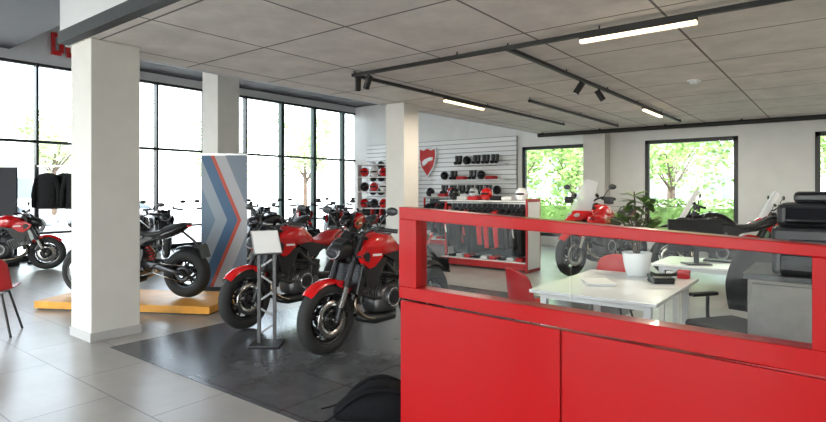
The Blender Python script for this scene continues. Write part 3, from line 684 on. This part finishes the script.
# ------------------------------------------------------------------ slumped black backpack on floor
e=empty('black_backpack',(-2.42,2.68,F),math.radians(214),.85)
b=MB()
b.loft([(-.30,0,.10,.10,.06,.095),(-.26,0,.12,.16,.11,.118),(-.12,0,.13,.18,.14,.128),(.04,0,.12,.17,.13,.118),(.18,0,.10,.15,.09,.098),(.27,.01,.07,.11,.05,.068),(.30,.01,.06,.06,.03,.05)],'nylon',28,e=2.7)
b.loft([(-.20,0,.24,.09,.03,.05),(-.10,0,.25,.12,.045,.06),(.04,0,.235,.11,.04,.06),(.12,0,.20,.07,.03,.05)],'nylon',20,e=2.5)
b.tube([(-.27,-.05,.18),(-.33,-.04,.24),(-.33,.04,.24),(-.27,.05,.18)],.011,'nylon',n=8)
for sy in (-1,1):
    b.tube([(-.22,sy*.10,.24),(-.05,sy*.15,.275),(.12,sy*.15,.215),(.24,sy*.12,.10)],.018,'nylon',n=8)
    b.tube([(.24,sy*.12,.10),(.34,sy*.16,.03),(.44,sy*.12,.015)],.007,'nylon',n=6)
b.tube([(-.2,-.14,.20),(0,-.165,.205),(.16,-.14,.16)],.005,'gunmetal',n=6)
b.obj('bag',e)
# ------------------------------------------------------------------ exterior
MB().bb(-60,40,-40,60,-.2,-.13,'asphalt').obj('ground')
def treemesh(seed,R=1.9,H=3.2,n=1700,lm='treeleaf'):
    rnd=random.Random(seed); b=MB()
    b.cyl((0,0,0),(0,0,H),.14,'bark',.07,n=10)
    for i in range(6):
        a=i*1.05; b.cyl((0,0,H*.6+.1*i),(R*.6*math.cos(a),R*.6*math.sin(a),H+.5),.05,'bark',.02,n=8)
    cl=[(rnd.gauss(0,R*.45),rnd.gauss(0,R*.45),H+R*.3+rnd.uniform(-R*.7,R*.8)) for _ in range(14)]
    for i in range(n):
        c=cl[i%14]; p=Vector(c)+Vector((rnd.gauss(0,1),rnd.gauss(0,1),rnd.gauss(0,1))).normalized()*R*.42*rnd.random()**.4
        d=Vector((rnd.gauss(0,1),rnd.gauss(0,1),rnd.gauss(0,.6))).normalized(); _,u,w=basis(d); s_=rnd.uniform(.07,.15)
        b.add([p+u*s_,p+w*s_*.6,p-u*s_,p-w*s_*.6],[(0,1,2,3)],lm)
    return b.mesh('tree_mesh')
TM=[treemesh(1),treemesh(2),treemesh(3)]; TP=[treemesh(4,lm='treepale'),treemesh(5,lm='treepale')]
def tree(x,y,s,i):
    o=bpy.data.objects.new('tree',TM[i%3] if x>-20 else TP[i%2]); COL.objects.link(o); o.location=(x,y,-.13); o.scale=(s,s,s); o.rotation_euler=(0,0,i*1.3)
for i,(x,y,s) in enumerate([(-10.5,20.5,.85),(-7.6,19.0,.75),(-4.4,19.5,.75),(-1.9,19.6,.85),(1.8,19.5,.9),(-6,26,1.0),(0,27,1.1),(-34,7,1.1),(-38,13,1.2),(-27,17.5,1.0),(-22.5,19.5,1.0),(-34,1,1.1),(-10,26,1.1)]): tree(x,y,s,i)
b=MB(); rnd=random.Random(4)
for i in range(9000):
    p=Vector((rnd.uniform(-12,5),rnd.uniform(16.6,17.4),-.1+1.35*rnd.random()**.7)); d=Vector((rnd.gauss(0,1),rnd.gauss(0,1),rnd.gauss(0,1))); _,u,w=basis(d); s_=.07
    b.add([p+u*s_,p+w*s_*.6,p-u*s_,p-w*s_*.6],[(0,1,2,3)],'treeleaf')
b.bb(-12,5,16.75,17.25,-.13,1.0,'treeleaf'); b.obj('hedge')
e=empty('office_building',(0,42,-.13)); b=MB(); b.bb(-22,6,0,8,0,6,'building'); 
for i in range(12): b.bb(-21+i*2.25,-19.4+i*2.25,-.05,.02,1,2.6,'bwin'); b.bb(-21+i*2.25,-19.4+i*2.25,-.05,.02,3.6,5.2,'bwin')
b.obj('facade',e)
e=empty('office_building',(-60,8,-.13)); b=MB(); b.bb(0,8,-16,14,0,5,'building')
for i in range(12): b.bb(7.98,8.05,-15+i*2.4,-13.4+i*2.4,1,2.6,'bwin')
b.obj('facade',e)
def car(x,y,a):
    e=empty('parked_car',(x,y,-.13),a); b=MB()
    b.loft([(-2.15,0,.55,.70,.12,.15),(-2.0,0,.6,.85,.22,.3),(-.5,0,.6,.9,.3,.35),(1,0,.58,.9,.28,.35),(1.9,0,.52,.82,.2,.28),(2.15,0,.45,.6,.1,.1)],'carpaint',20,e=4); 
    b.loft([(-1.8,0,.85,.62,.03,.1),(-1.2,0,.95,.7,.4,.2),(-.2,0,.95,.72,.5,.2),(.5,0,.93,.7,.4,.2),(1.15,0,.82,.65,.03,.1)],'bwin',18,e=3.5); b.obj('body',e)
    b=MB()
    for sx_ in (-1.35,1.35):
        for sy in (-.82,.82): b.torus((sx_,sy,.32),(0,1,0),.23,.09,'rubber',24,8); b.cyl((sx_,sy-.06,.32),(sx_,sy+.06,.32),.2,'alu',n=18)
    b.obj('wheels',e)
car(-24.5,6.2,1.45); car(-24.5,10.8,1.6); car(-24.3,1.4,1.5)
# ------------------------------------------------------------------ light
w=bpy.data.worlds.new('World'); S.world=w; w.use_nodes=True; t=w.node_tree; bg=t.nodes['Background']
sky=t.nodes.new('ShaderNodeTexSky'); sky.sky_type='NISHITA'; sky.sun_disc=False; sky.sun_elevation=math.radians(50); sky.sun_rotation=math.radians(150); sky.dust_density=3; sky.air_density=1.0
mx=t.nodes.new('ShaderNodeMixRGB'); mx.inputs[0].default_value=.6; mx.inputs[2].default_value=(3.35,3.35,3.3,1)
t.links.new(sky.outputs[0],mx.inputs[1]); t.links.new(mx.outputs[0],bg.inputs[0]); bg.inputs[1].default_value=1.8
sun=bpy.data.lights.new('sun','SUN'); sun.energy=3.5; sun.angle=.1; so=bpy.data.objects.new('sun',sun); COL.objects.link(so); so.rotation_euler=(math.radians(48),0,math.radians(-35))
def portal(loc,rot,sx_,sy):
    l=bpy.data.lights.new('portal','AREA'); l.shape='RECTANGLE'; l.size=sx_; l.size_y=sy; l.cycles.is_portal=True
    o=bpy.data.objects.new('window_portal',l); COL.objects.link(o); o.location=loc; o.rotation_euler=rot
portal((XL-.3,6.5,2.1),(0,math.radians(-90),0),4.2,15)
portal((-4.5,YF-.4,2.0),(math.radians(90),0,0),16.5,3.9)
portal((-2.8,YB+.4,1.5),(math.radians(-90),0,0),9,2.6)
# ------------------------------------------------------------------ camera
cam=bpy.data.cameras.new('cam'); co=bpy.data.objects.new('camera',cam); COL.objects.link(co)
co.location=(0,0,1.5); co.rotation_euler=(math.radians(90),0,math.radians(38)); cam.sensor_width=36; cam.lens=550/826*36; cam.shift_y=-21/826; cam.clip_start=.05
S.camera=co
S.view_settings.view_transform='Standard'; S.view_settings.look='None'; S.view_settings.exposure=0.52
